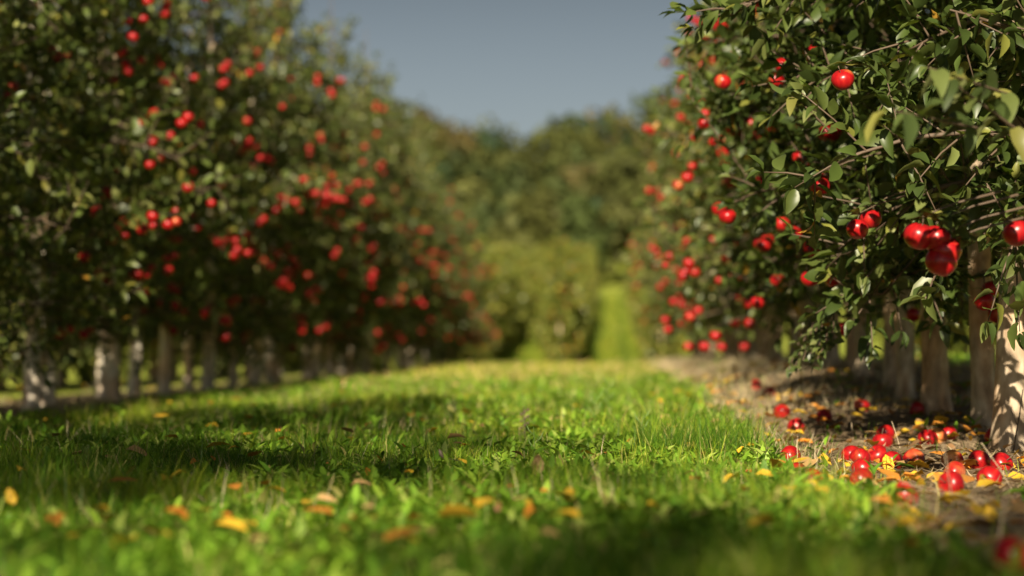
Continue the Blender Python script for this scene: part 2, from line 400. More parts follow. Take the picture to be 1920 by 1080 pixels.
def tree(name, var, x, y, rot, sc, label, group, trunk=0, wood=True, tset=None):
    t = obj(name, None, None, (x, y, gzs(x, y)), label, 'tree', group)
    t.rotation_euler = (0, 0, rot); t.scale = (sc, sc, sc); t.empty_display_size = .2
    obj('trunk', FAR_TRUNK if var.fruit else (tset or TRUNKS)[trunk % 5], t)
    if wood and var.wood: obj('branches', var.wood, t, kind='stuff')
    c = obj('crown', var.leaves, t); c['kind'] = 'stuff'
    if var.fruit: f = obj('fruit', var.fruit, t); f['kind'] = 'stuff'
    return t
rnd = random.Random(4)
def put_apple(t, world_pos, stem=True, far=False, sc=1.0):
    """an apple grown on tree t, at a world position"""
    Mi = (Matrix.Translation(t.location) @ t.rotation_euler.to_matrix().to_4x4() @ Matrix.Diagonal((*t.scale, 1))).inverted()
    a = obj('apple', APPLE_LOW if far else rnd.choice(APPLES), t)
    a.location = Mi @ Vector(world_pos); a.rotation_euler = (rnd.uniform(-.45, .45), rnd.uniform(-.45, .45), rnd.uniform(0, 6.28))
    k = sc / t.scale[0]; a.scale = (k, k, k)
    if stem: obj('stem', STEM, a)
    return a
def tree_points(var, t):
    c, s = math.cos(t.rotation_euler.z), math.sin(t.rotation_euler.z)
    Rm = np.array([[c, -s, 0], [s, c, 0], [0, 0, 1]]) * t.scale[0]
    return Rm, np.array(t.location)

def fruit_on(t, var, count, rng, facing, far=True):
    """hang apples on the outer twigs of the side that faces the lane"""
    Rm, o = tree_points(var, t); P = var.g['spots'] @ Rm.T
    rad = P @ np.array([facing, -.55, 0]); h = P[:, 2]
    ok = np.where((rad > .36) & (h > .45) & (h < 3.9))[0]
    if len(ok) == 0: return
    w = rad[ok] ** 2; pick = rng.choice(ok, min(count, len(ok)), False, p=w / w.sum())
    for k in pick:
        p = P[k] + o; p = p + np.array([facing, -.5, 0]) * .11; p[2] -= .05
        put_apple(t, p, stem=False, far=far, sc=rng.uniform(.72, 1.05))
        if rng.rand() < .42: put_apple(t, p + np.array([rng.uniform(-.06, .06), -.02, rng.uniform(-.07, .03)]), stem=False, far=far)

ordn = ['first', 'second', 'third', 'fourth', 'fifth', 'sixth', 'seventh', 'eighth', 'ninth', 'tenth', 'eleventh', 'twelfth', 'thirteenth', 'fourteenth', 'fifteenth', 'sixteenth']
# left row, as far as the crest
rng = RS(77); y = 14.75; i = 0
while y < 57:
    v = ROW[(i * 3 + i // 4) % 4]
    lab = ('blurred red-apple tree of the left row, %s pale trunk from the left edge' % ordn[i]) if i < 13 else 'apple tree in the distant half of the left row, trunk lost in shade'
    t = tree('apple_tree', v, LX + rng.uniform(-.2, .2), y, rng.rand() * 6.28, rng.uniform(.86, 1.08), lab, 'apple trees of the left row' if i < 13 else 'distant apple trees of the left row', i, tset=SUN_TINTED_TRUNKS)
    fruit_on(t, v, 19 if y < 34 else 11, rng, 1); last_left = t
    y += rng.uniform(.86, 1.08) if y < 34 else rng.uniform(1.1, 1.4); i += 1
last_left['label'] = 'last apple tree at the far end of the left row'
# left row beside and behind the camera: outside the picture, but its shade falls on the lane
for k, yy in enumerate(np.arange(13.7, 3, -1.3)):
    tree('apple_tree', ROW[k % 4], LX + rng.uniform(-.06, .06), yy, rng.rand() * 6.28, rng.uniform(.85, 1.0), 'apple tree of the left row outside the picture, shading the lane', 'left row apple trees outside the picture', k)
g_ = grow(71, Ht=.9, hw=1.0, nlimb=15, h0=.12, dens=.95, shoots=0); g_['P'][:, 2] += 3.5        # unseen added tree: flat high crown shaped to drop shade bands on the lane
SHADEV = Var(); SHADEV.g = g_; SHADEV.fruit = None
SHADEV.leaves = scatter(LEAF_FAR, g_['P'], g_['D'], g_['N'], g_['S'], g_['tint'], M_leaf, 'crown')
SHADEV.wood = tube_mesh('branches', [(np.asarray(p) + np.array([0, 0, 3.5]), r) for p, r in g_['wood']], M_twig, 4)
for k, (x, yy, a, c) in enumerate([(-3.7, -4.6, 1.35, 2.0), (-3.3, -6.4, 1.5, 2.0), (-2.3, -6.6, .95, 2.0), (-3.1, -2.4, 1.3, 2.0), (-3.0, -.6, .9, 2.0), (-1.2, -10.3, .95, 2.0), (-.3, -10.2, 1.0, 2.0), (.6, -9.9, 1.0, 2.0), (-3.3, -8.6, 1.2, 2.0)]):
    t = tree('added_shade_tree', SHADEV, x, yy, k * 1.3, 1, 'unseen tall tree added behind the camera to shade the near grass', 'unseen trees added for shade behind the camera', k); t.scale = (a, a, c)
# right row: the first trees are in focus and get single leaves and chosen apples
near_y = [6.55, 7.6, 8.6, 9.62, 10.62, 11.7, 12.6, 13.55, 14.6]
near_lab = ['near apple tree at the right edge with big blurred leaves, trunk out of view',
            'apple tree overhanging the right edge, its trunk just out of the picture',
            'apple tree whose thick trunk is cut by the right edge of the picture',
            'sharp apple tree with the knotty tan trunk second from the right edge',
            'apple tree with the broad brown shaded trunk, third from the right edge',
            'apple tree on the thinner trunk just left of the broad brown trunk',
            'apple tree behind the drooping low branch on the right, pale trunk partly hidden',
            'apple tree on the pale trunk left of the drooping leafy branch',
            'apple tree on the right with pale flared trunk base above dry straw']
apples_px = [(1580, 150, 44), (1633, 411, 41), (1607, 430, 42), (1466, 421, 31), (1489, 438, 31), (1527, 472, 29), (1565, 464, 25), (1519, 522, 36),
    (1562, 524, 33), (1538, 351, 39), (1528, 340, 34), (1550, 331, 34), (1426, 457, 27), (1364, 406, 34), (1349, 393, 28), (1425, 341, 27), (1392, 252, 19),
    (1362, 306, 19), (1255, 482, 25), (1293, 594, 22), (1309, 583, 19), (1420, 567, 29), (1404, 569, 24), (1405, 607, 22), (1342, 630, 24), (1320, 650, 22), (1352, 651, 20),
    (1723, 443, 58), (1755, 449, 56), (1775, 470, 58), (1765, 492, 60), (1907, 438, 56), (1893, 350, 26), (1852, 361, 24), (1684, 433, 31),
    (1688, 518, 30), (1800, 546, 21), (1858, 541, 36), (1846, 566, 38), (1870, 590, 36), (1464, 90, 19), (1416, 44, 23), (1411, 57, 20), (1402, 30, 20),
    (1660, 207, 32), (1580, 617, 32), (1500, 470, 26), (1470, 455, 24), (1490, 485, 24), (1436, 489, 19), (1411, 501, 18), (1447, 500, 17), (1385, 522, 20),
    (1372, 518, 18), (1359, 554, 18), (1310, 491, 18), (1309, 510, 18), (1335, 451, 20), (1378, 607, 19), (1395, 650, 18), (1290, 650, 20), (1262, 566, 17),
    (1247, 600, 18), (1252, 618, 18), (1279, 607, 16), (1712, 590, 30), (1344, 80, 18), (1340, 115, 18), (1322, 75, 17), (1276, 220, 17), (1298, 430, 15), (1770, 75, 20),
    (1480, 300, 18), (1455, 520, 18), (1600, 505, 22), (1616, 512, 20), (1650, 480, 20), (1795, 190, 24), (1840, 480, 30)]
right = []
rng = RS(31)
NEARV = []
for i, yy in enumerate(near_y):
    kw = dict(Ht=4.35, hw=.82, dens=2.2, h0=.78 if i < 3 else .66)
    if i == 0: kw = dict(Ht=3.4, hw=.70, nlimb=11, h0=1.3, dens=1.0, shoots=2)
    elif i == 1: kw = dict(Ht=4.3, hw=.84, nlimb=28, h0=.98, dens=1.15)
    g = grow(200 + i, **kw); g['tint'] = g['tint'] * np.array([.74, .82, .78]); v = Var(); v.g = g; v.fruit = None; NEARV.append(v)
    t = obj('apple_tree', None, None, (RX + rng.uniform(-.03, .03), yy, gzs(RX, yy)), near_lab[i], 'tree', 'near apple trees of the right row')
    t.rotation_euler = (0, 0, rng.rand() * 6.28); t.empty_display_size = .2; right.append(t)
near_t = list(right)
hero = []
for (px, py, dia) in apples_px:
    d = .0755 * FPX / dia
    s = FPX / d
    dmin = (px - VX) / .95 if px > VX else 60           # keep the apple on the lane side of its row
    x = (px - VX) / s
    if x < .42: d = .42 * FPX / max(px - VX, 60); d = min(d, 22)
    k = max(1.0, 6.6 / d); d *= k
    hero.append((px, py, d, k))
far_hero = []
for px, py, d, ka in hero:
    p = at(px, py, d); k = int(np.argmin([abs(d + .25 - q) for q in near_y]))
    if d > 15: far_hero.append(p); continue
    put_apple(near_t[k], p, sc=ka)
    v = NEARV[k]; g = v.g; t = near_t[k]; Rm, o = tree_points(v, t); inv = np.linalg.inv(Rm)
    pl = inv @ (np.array(p) - o); r2 = RS(int(px + py))
    # its spur: a twig up and back to the wood, with a rosette of leaves
    back = np.array([-pl[0], -pl[1], 0]); back /= np.linalg.norm(back) + 1e-6
    top = pl + np.array([0, 0, .05]); end = top + back * .22 + np.array([0, 0, .07])
    g['wood'].append((np.array([top, top + back * .1 + np.array([0, 0, .04]), end]), [.002, .0028, .004]))
    kk = 9; a = r2.rand(kk) * 6.28
    rad = np.stack([np.cos(a), np.sin(a), r2.uniform(-.1, .6, kk)], 1)
    g['P'] = np.vstack([g['P'], np.tile(top, (kk, 1)) + back * r2.uniform(0, .08, (kk, 1))]); g['D'] = np.vstack([g['D'], norm(rad)])
    g['N'] = np.vstack([g['N'], np.array([0, 0, 1.0]) + r2.randn(kk, 3) * .3]); g['S'] = np.concatenate([g['S'], r2.uniform(.05, .08, kk)])
    g['tint'] = np.vstack([g['tint'], leaf_tints(r2, kk)])
HA = np.array([np.array(at(px, py, d)) for px, py, d, ka in hero if d <= 15])
# extra twigs that show as single shapes: the low drooping branch and the shoot that stands out against the sky
def add_twig(k, a, c, n, seed, size=.06, sag=.0):
    v = NEARV[k]; g = v.g; t = near_t[k]; Rm, o = tree_points(v, t); inv = np.linalg.inv(Rm); r2 = RS(seed)
    A = inv @ (np.array(a) - o); C = inv @ (np.array(c) - o); tt = np.linspace(0, 1, n)[:, None]
    pts = A + (C - A) * tt; pts[:, 2] -= sag * np.sin(np.pi * tt[:, 0])
    g['wood'].append((pts[::max(1, n // 6)], np.linspace(.005, .002, len(pts[::max(1, n // 6)]))))
    d = norm(C - A); an = np.arange(n) * 2.4; ref = norm(np.cross(d, [.31, .5, .81])); q = np.cross(d, ref)
    rad = np.cos(an)[:, None] * ref + np.sin(an)[:, None] * q
    g['P'] = np.vstack([g['P'], pts]); g['D'] = np.vstack([g['D'], norm(rad * .8 + d * .7 + r2.randn(n, 3) * .2)])
    g['N'] = np.vstack([g['N'], np.array([0, 0, 1.]) + r2.randn(n, 3) * .4]); g['S'] = np.concatenate([g['S'], r2.uniform(.8, 1.2, n) * size]); g['tint'] = np.vstack([g['tint'], leaf_tints(r2, n)])
for q in range(7): add_twig(3, at(1565 - 9 * q, 555 + 9 * q, 9.4 + .08 * q), at(1562 - 14 * q, 640 + 9 * q, 9.15 + .05 * q), 13, 900 + q, .055)
add_twig(3, at(1570, 600, 9.4), at(1525, 688, 9.1), 18, 911, .05)
add_twig(4, at(1300, 190, 10.6), at(1284, 62, 10.5), 13, 920, .045)
add_twig(4, at(1400, 330, 10.7), at(1300, 190, 10.6), 16, 921, .06)
add_twig(2, at(1560, 250, 8.4), at(1480, 170, 8.3), 14, 922, .075)
add_twig(0, at(1830, 240, 6.2), at(1665, 205, 5.7), 12, 923, .085)
add_twig(0, at(1900, 180, 6.3), at(1720, 120, 5.8), 12, 924, .08)
add_twig(0, at(1915, 250, 6.2), at(1780, 150, 5.9), 10, 925, .08)
add_twig(1, at(1760, 500, 7.4), at(1735, 560, 7.2), 9, 926, .075)

LEAF_MES = []
for fo, dr, wd in ((.2, .12, .29), (.5, .3, .26), (.75, .5, .24), (.4, .7, .27)):
    V_, F_ = leaf_template([0, .1, .25, .42, .58, .74, .88, 1], fo, dr, wd); V_ = V_.copy()
    V_[:, 2] += .03 * np.sin(V_[:, 1] * 13 + fo * 9) * np.sign(V_[:, 0])
    LEAF_MES.append(mesh_np('leaf', V_, np.concatenate([np.array(f) for f in F_]), [len(f) for f in F_], M_leaf_one, True))
LEAF_ME = LEAF_MES[0]
for i, (v, t) in enumerate(zip(NEARV, near_t)):
    g = v.g; Rm, o = tree_points(v, t); Wp = g['P'] @ Rm.T + o
    mid = Wp + (g['D'] @ Rm.T) * (g['S'][:, None] * .5)
    keep = np.ones(len(Wp), bool); dirs = HA - np.array([0, 0, CZ])
    for a in HA:                                            # clear leaves on the sight line from camera to fruit
        u = a - np.array([0, 0, CZ]); L = np.linalg.norm(u); u = u / L; q = mid - a; s = q @ u
        dist = np.linalg.norm(q - s[:, None] * u, axis=1)
        keep &= ~((s < .03) & (s > -.7) & (dist < .052))
    for key in ('P', 'D', 'N', 'S', 'tint'): g[key] = g[key][keep]
    mid = mid[keep]
    px, py, dep = project(mid); inside = (px > 1180) & (px < 1940) & (py > -20) & (py < 760)
    if i <= 4:
        best = {}
        cell = 13
        for k in np.where(inside)[0]:
            c = (int(px[k] // cell), int(py[k] // cell))
            if c not in best or dep[k] < dep[best[c]]: best[c] = k
        cand = sorted(set(best.values()), key=lambda k: dep[k])[:280]
        hero_leaf = np.array(cand, int)
    else: hero_leaf = np.zeros(0, int)
    rest = np.ones(len(mid), bool); rest[hero_leaf] = False
    tk = obj('trunk', TRUNKS[(i + 2) % 5], t); w_ = [1, 1, 1.08, .98, 1.05, .72, .8, .85, .75][i]; tk.scale = (w_, w_, 1)
    obj('branches', tube_mesh('branches', g['wood'], M_twig, 5), t, kind='stuff')
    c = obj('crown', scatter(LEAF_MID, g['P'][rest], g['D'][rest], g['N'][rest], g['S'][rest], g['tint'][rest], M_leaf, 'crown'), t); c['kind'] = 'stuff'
    for k in hero_leaf:
        d = g['D'][k] / np.linalg.norm(g['D'][k]); sd = np.cross(d, g['N'][k]); sd /= np.linalg.norm(sd); nr = np.cross(sd, d); s = g['S'][k]
        lf = obj('leaf', LEAF_ME, t)
        lf.matrix_local = Matrix(((sd[0] * s, d[0] * s, nr[0] * s, g['P'][k][0]), (sd[1] * s, d[1] * s, nr[1] * s, g['P'][k][1]), (sd[2] * s, d[2] * s, nr[2] * s, g['P'][k][2]), (0, 0, 0, 1)))
        lf.color = (*g['tint'][k], 1)
        lf.data = LEAF_MES[k % 4]
    if i >= 4: fruit_on(t, v, 8, rng, -1, far=False)
# the rest of the right row
y = 15.6; i = 0
while y < 45:
    v = ROW[(i * 3 + 1 + i // 4) % 4]
    t = tree('apple_tree', v, RX + rng.uniform(-.06, .06), y, rng.rand() * 6.28, rng.uniform(.95, 1.06), 'apple tree in the distant part of the right row, melting into its neighbours', 'distant apple trees of the right row', i)
    fruit_on(t, v, 7, rng, -1)
    y += rng.uniform(.95, 1.15) if y < 26 else rng.uniform(1.1, 1.5); i += 1
    right.append(t)
right[-1]['label'] = 'last apple tree at the far end of the right row'
for p in far_hero:
    put_apple(min(right, key=lambda q: abs(q.location.y - p.y - .2)), p, stem=False, far=True)

# the next rows on either side, seen between the trunks
for k, yy in enumerate(np.arange(24, 47, 1.2)):
    tree('apple_tree', FARV[k % 2], 5.4, yy, rng.rand() * 6.28, 1, 'apple tree of the next row glimpsed between the right trunks', 'apple trees of the next row to the right', k)
for k, yy in enumerate(np.arange(19, 62, 1.4)):
    tree('apple_tree', FARV[k % 2], -6.3, yy, rng.rand() * 6.28, 1, 'apple tree of the next row glimpsed between the left trunks', 'apple trees of the next row to the left', k)
# the orchard block on the far slope
for x, y0, nn, lab, grp in ((-1.8, 80, 34, 'apple tree of the far middle row left of the sunlit lane', 'far middle row of apple trees'),
                            (-4.75, 84, 30, 'apple tree of the far row behind the end of the left row', 'far left row of apple trees'),
                            (1.6, 80, 34, 'pale apple tree of the far row right of the sunlit lane', 'far right row of apple trees'),
                            (-8.7, 92, 22, 'apple tree of the far outermost row at the foot of the wood', 'far outermost row of apple trees')):
    yy = y0
    for k in range(nn):
        tree('apple_tree', FARV[k % 2], x + rng.uniform(-.1, .1), yy, rng.rand() * 6.28, rng.uniform(.92, 1.08), lab if k else lab.replace('apple tree of', 'nearest apple tree of'), grp, k)
        yy += 1.4 + k * .12

# ------------------------------------------------------------------ the wood on the hill
def far_wood():
    rng = RS(9); P = []; D = []; N = []; S = []; C = []
    rows = [(222, 9, 36, 4.4), (234, 10, 36, 4.6), (250, 11.5, 38, 4.8), (268, 12.5, 38, 5), (288, 13, 40, 5.2), (308, 13.5, 40, 5.4), (328, 14, 40, 5.6)]
    pal = .5 * np.array([(.105, .118, .026), (.13, .138, .032), (.08, .11, .028), (.17, .135, .04), (.05, .088, .034)])
    for d, hh, n, sp in rows:
        for k in range(n):
            x = (k - n * .62) * sp * .62 + rng.uniform(-2, 2); y = d + rng.uniform(-7, 7)
            px = VX + x * FPX / y
            f = np.interp(px, [500, 700, 800, 940, 1100, 1200, 1330], [1.12, 1.08, .98, .82, .95, 1.08, 1.14])
            h = hh * rng.uniform(.88, 1.1) * f; z = gzs(x, y) - .3
            tint = pal[rng.choice(5, p=[.3, .25, .2, .15, .1])] * rng.uniform(.8, 1.25)
            nl = 8; r = h * .34
            for q in range(nl):
                u = rng.rand(); a = rng.rand() * 6.28; c = np.array([x + math.cos(a) * r * .75 * (1 - .5 * u), y + math.sin(a) * r * .75, z + h * (.28 + .58 * u)])
                lr = r * rng.uniform(.45, .75) * (1.1 - .4 * u); m_ = 40
                v = norm(rng.randn(m_, 3)); P.append(c + v * lr * rng.uniform(.75, 1.05, (m_, 1)) * np.array([1, 1, .85]))
                D.append(norm(rng.randn(m_, 3))); N.append(v + rng.randn(m_, 3) * .35); S.append(rng.uniform(.8, 1.5, m_)); C.append(tint * rng.uniform(.75, 1.25, (m_, 1)))
    return scatter(LEAF_FAR, np.concatenate(P), np.concatenate(D), np.concatenate(N), np.concatenate(S), np.concatenate(C), M_wood_far, 'far_wood')
obj('far_wood', far_wood(), label='mixed wood covering the hill behind the orchard', cat='wood', kind='stuff')

# ------------------------------------------------------------------ grass, weeds, straw (too many to count)
GREENS = np.array([(.055, .120, .010), (.105, .19, .014), (.19, .27, .02), (.30, .33, .03), (.40, .37, .07), (.48, .38, .17)])
def blade_template(nseg, bend):
    V = []; F = []
    for i in range(nseg):
        t = i / nseg; w = .5 * (1 - t ** 1.6); V += [(-w, t * (1 - .25 * bend * t), bend * t * t), (w, t * (1 - .25 * bend * t), bend * t * t)]
    V.append((0, 1 - .25 * bend, bend)); k = len(V) - 1
    for i in range(nseg - 1): F.append((2 * i, 2 * i + 1, 2 * i + 3, 2 * i + 2))
    F.append((k - 2, k - 1, k)); return np.array(V), F
def in_soil(x, y):
    a, c = soil_edges(y, 1); la, lc = soil_edges(y, -1)
    return ((x > a) & (x < c)) | ((x > la) & (x < lc) & (y > 10))
def lane_points(rng, n, y0, y1, x_pad=.25, xmin=-4.6, xmax=3.2, power=1.0):
    y = y0 + (y1 - y0) * rng.rand(n) ** power
    lo = np.maximum((0 - VX) / FPX * y - x_pad, xmin); hi = np.minimum((1920 - VX) / FPX * y + x_pad, xmax)
    keep = rng.rand(n) < (hi - lo) / (hi - lo).max()
    y = y[keep]; lo = lo[keep]; hi = hi[keep]
    return lo + (hi - lo) * rng.rand(len(y)), y
def blades(name, seed, n, y0, y1, length, width, nseg, dens_scale=.35, dry=.06, tintmul=1.0):
    rng = RS(seed); x, y = lane_points(rng, n, y0, y1)
    s = in_soil(x, y); cl = vnoise(x, y, dens_scale, seed) * .6 + vnoise(x, y, dens_scale * .3, seed + 2) * .4
    wd = np.clip((vnoise(x, y, .75, 40) - .45) * 4, 0, 1)
    keep = rng.rand(len(x)) < np.where(s, .012 + .4 * np.exp(-np.abs(x - soil_edges(y, 1)[0]) / .07), np.clip(cl * 2.0 - .25, .12, 1) * (1 - .6 * wd))
    keep &= ~((x > -3.2) & (x < -3.0) & (rng.rand(len(x)) < .5))
    x, y, cl = x[keep], y[keep], cl[keep]; n = len(x)
    P = np.stack([x, y, gz(x, y) - .004], 1); az = rng.rand(n) * 6.28; tilt = rng.gamma(2, .21, n)
    D = np.stack([np.cos(az) * np.sin(tilt), np.sin(az) * np.sin(tilt), np.cos(tilt)], 1)
    Nn = np.stack([np.cos(az) * np.cos(tilt), np.sin(az) * np.cos(tilt), -np.sin(tilt)], 1)
    L = rng.uniform(*length, n) * (.25 + 1.5 * cl ** 1.6) * (1 + 1.1 * np.exp(-((x - .25) / .33) ** 2 - ((y - 10.0) / 1.6) ** 2))
    k = np.clip((rng.normal(0, .9, n) + 1.0 + 3.4 * (vnoise(x, y, .8, 8) - .35)).astype(int), 0, 4); k[rng.rand(n) < dry] = 5
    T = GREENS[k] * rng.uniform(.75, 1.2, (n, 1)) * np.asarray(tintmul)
    TV, TF = blade_template(nseg, .35)
    ratio = rng.uniform(*width, n) / L
    sd = norm(np.cross(D, Nn)); kk = len(TV)
    V = P[:, None] + L[:, None, None] * (TV[None, :, 0:1] * ratio[:, None, None] * sd[:, None] + TV[None, :, 1:2] * D[:, None] + TV[None, :, 2:3] * Nn[:, None] * rng.uniform(.3, 1.8, (n, 1, 1)))
    lp = np.concatenate([np.array(f) for f in TF]); sz = np.array([len(f) for f in TF])
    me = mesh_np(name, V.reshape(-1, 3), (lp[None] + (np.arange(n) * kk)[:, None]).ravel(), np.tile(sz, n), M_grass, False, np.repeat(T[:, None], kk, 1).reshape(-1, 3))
    return me
def stuff(name, me, label, cat): return obj(name, me, None, None, label, cat, None, 'stuff')
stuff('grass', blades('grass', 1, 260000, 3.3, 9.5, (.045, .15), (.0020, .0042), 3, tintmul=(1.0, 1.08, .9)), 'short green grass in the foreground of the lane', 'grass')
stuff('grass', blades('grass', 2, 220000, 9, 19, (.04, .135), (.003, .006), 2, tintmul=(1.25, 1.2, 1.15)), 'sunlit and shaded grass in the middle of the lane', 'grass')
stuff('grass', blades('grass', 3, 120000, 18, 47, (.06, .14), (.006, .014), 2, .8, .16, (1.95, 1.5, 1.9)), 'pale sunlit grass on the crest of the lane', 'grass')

def far_lane():
    rng = RS(5); n = 42000; y = 76 + 130 * rng.rand(n) ** 1.6; x = rng.uniform(-11, 3, n); P = np.stack([x, y, gz(x, y)], 1)
    az = rng.rand(n) * 6.28; D = np.stack([np.cos(az) * .5, np.sin(az) * .5, np.ones(n)], 1)
    k = np.clip((rng.normal(1.6, 1, n) + 2 * (vnoise(x, y, 1.5, 3) - .5) - 1.2 * (np.abs(np.abs(x + .15) - .6) < .18)).astype(int), 0, 5)
    TV, TF = blade_template(2, .35); TV = TV * np.array([.16, 1, 1])
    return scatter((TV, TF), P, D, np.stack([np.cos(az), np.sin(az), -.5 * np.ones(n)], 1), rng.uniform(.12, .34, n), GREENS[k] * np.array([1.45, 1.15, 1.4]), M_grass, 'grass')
stuff('grass', far_lane(), 'rough grass of the lane on the far slope', 'grass')
def weeds(seed, n, y0, y1, size, power=1.0):
    rng = RS(seed); x, y = lane_points(rng, n, y0, y1, power=power)
    c = vnoise(x, y, .75, 40) * .8 + vnoise(x, y, .2, seed) * .25 + .12 * np.clip(x + .6, -1, 1) + .4 * np.exp(-((x - .2) / .4) ** 2 - ((y - 9.3) / 1.8) ** 2); keep = (~in_soil(x, y) | (rng.rand(len(x)) < .015)) & (rng.rand(len(x)) < np.clip((y - 3.2) / 3, .25, 1)) & (rng.rand(len(x)) < np.clip(c * 4 - 1.75, .03, 1)); x, y = x[keep], y[keep]
    k = rng.randint(3, 7, len(x)); idx = np.repeat(np.arange(len(x)), k); n = len(idx)
    az = rng.rand(n) * 6.28; el = rng.uniform(.35, 1.4, n)
    D = np.stack([np.cos(az) * np.cos(el), np.sin(az) * np.cos(el), np.sin(el)], 1)
    P = np.stack([x[idx], y[idx], gz(x, y)[idx]], 1) + D * np.array([.012, .012, .0]) + np.stack([0 * az, 0 * az, rng.uniform(0, .05, n)], 1)
    Nn = np.stack([-np.cos(az) * np.sin(el), -np.sin(az) * np.sin(el), np.cos(el)], 1) + rng.randn(n, 3) * .25
    pal = np.array([(.09, .18, .018), (.15, .26, .025), (.21, .31, .035), (.29, .35, .08), (.32, .28, .10)])
    T = pal[rng.choice(5, n, p=[.3, .33, .22, .12, .03])] * rng.uniform(.8, 1.2, (n, 1)) * np.array([1.1, 1.15, 1.0])
    return scatter(LEAF_WEED, P, D, Nn, rng.uniform(*size, n), T, M_grass, 'weeds')
stuff('weeds', weeds(11, 17000, 3.6, 10, (.026, .062)), 'broad-leaved weeds among the near grass', 'weeds')
stuff('weeds', weeds(12, 18000, 9.5, 24, (.03, .072)), 'broad-leaved weeds among the sunlit grass farther up the lane', 'weeds')

def litter():
    rng = RS(21); n = 26000; y = 4.2 + 24 * rng.rand(n) ** 1.5; x = rng.uniform(.3, 2.4, n)
    k = in_soil(x, y) & ((x - VX * 0) < (1960 - VX) / FPX * y + .1); x, y = x[k], y[k]; n = len(x)
    az = rng.rand(n) * 6.28; el = rng.uniform(-.08, .28, n)
    D = np.stack([np.cos(az) * np.cos(el), np.sin(az) * np.cos(el), np.sin(el)], 1); P = np.stack([x, y, gz(x, y) + .016 + .008 * rng.rand(n)], 1)
    pal = np.array([(.27, .20, .12), (.38, .29, .18), (.19, .13, .08), (.11, .075, .045), (.40, .24, .06)])
    T = pal[rng.choice(5, n, p=[.32, .28, .2, .14, .06])] * rng.uniform(.8, 1.2, (n, 1))
    TV, TF = blade_template(2, .12); TV = TV * np.array([.1, 1, 1])
    return scatter((TV, TF), P, D, np.array([0, 0, 1.0]) + rng.randn(n, 3) * .3, rng.uniform(.02, .075, n), T, M_straw, 'litter')
stuff('plant_litter', litter(), 'dry brown plant litter on the bare soil under the right row', 'litter')
def leaf_litter():
    rng = RS(23); n = 1500; y = 4.2 + 14 * rng.rand(n) ** 1.2; x = rng.uniform(.2, 2.2, n); k = in_soil(x, y) | (rng.rand(n) < .1); x, y = x[k], y[k]; n = len(x)
    n2 = 280; y2 = 4 + 22 * rng.rand(n2) ** 1.3; x2 = (rng.rand(n2) * 1920 - VX) / FPX * y2; x = np.concatenate([x, x2]); y = np.concatenate([y, y2]); n = len(x)
    az = rng.rand(n) * 6.28; el = rng.uniform(-.1, .5, n); D = np.stack([np.cos(az) * np.cos(el), np.sin(az) * np.cos(el), np.sin(el)], 1)
    pal = np.array([(.58, .36, .03), (.50, .20, .03), (.36, .22, .09), (.20, .11, .05)]); T = pal[rng.choice(4, n, p=[.42, .24, .22, .12])] * rng.uniform(.8, 1.15, (n, 1))
    z = gz(x, y) + np.where(in_soil(x, y), .024, .06) + .012 * rng.rand(n)
    return scatter(LEAF_MID, np.stack([x, y, z], 1), D, np.array([0, 0, 1.]) + rng.randn(n, 3) * .3, rng.uniform(.035, .085, n), T, M_straw, 'leaf_litter')
stuff('leaf_litter', leaf_litter(), 'small yellow and brown leaves strewn over soil and grass', 'leaves')
def straw(seed, n, xr, yr, ln, power=1.0):
    rng = RS(seed); x = rng.uniform(*xr, n); y = yr[0] + (yr[1] - yr[0]) * rng.rand(n) ** power
    k = rng.rand(n) < np.clip(vnoise(x, y, .45, seed) * 2.4 - .5, .05, 1); x, y = x[k], y[k]; n = len(x)
    az = rng.rand(n) * 6.28; el = rng.uniform(.25, 1.4, n); D = np.stack([np.cos(az) * np.cos(el), np.sin(az) * np.cos(el), np.sin(el)], 1)
    pal = np.array([(.46, .37, .23), (.55, .46, .31), (.36, .27, .16), (.40, .36, .16)]); T = pal[rng.choice(4, n)] * rng.uniform(.8, 1.15, (n, 1))
    TV, TF = blade_template(3, .3); TV = TV * np.array([.035, 1, 1])
    return scatter((TV, TF), np.stack([x, y, gz(x, y)], 1), D, np.array([0, 0, 1.]) + rng.randn(n, 3) * .5, rng.uniform(*ln, n), T, M_straw, 'straw')
stuff('dry_grass', straw(41, 44000, (.5, 2.4), (10.8, 40), (.03, .10), 1.5), 'pale dry grass around the feet of the right row', 'dry grass')
stuff('dry_grass', straw(42, 7000, (-4.4, -3.05), (14, 40), (.04, .12), 1.4), 'pale dry grass between the trunks of the left row', 'dry grass')
stuff('dry_grass', straw(44, 3200, (-2.4, .6), (5, 22), (.05, .13), 1.3), 'scattered dry blades standing in the lane grass', 'dry grass')
stuff('dry_grass', straw(43, 700, (.42, .75), (6.8, 9.5), (.04, .11)), 'thin dry stems at the edge of the bare soil', 'dry grass')

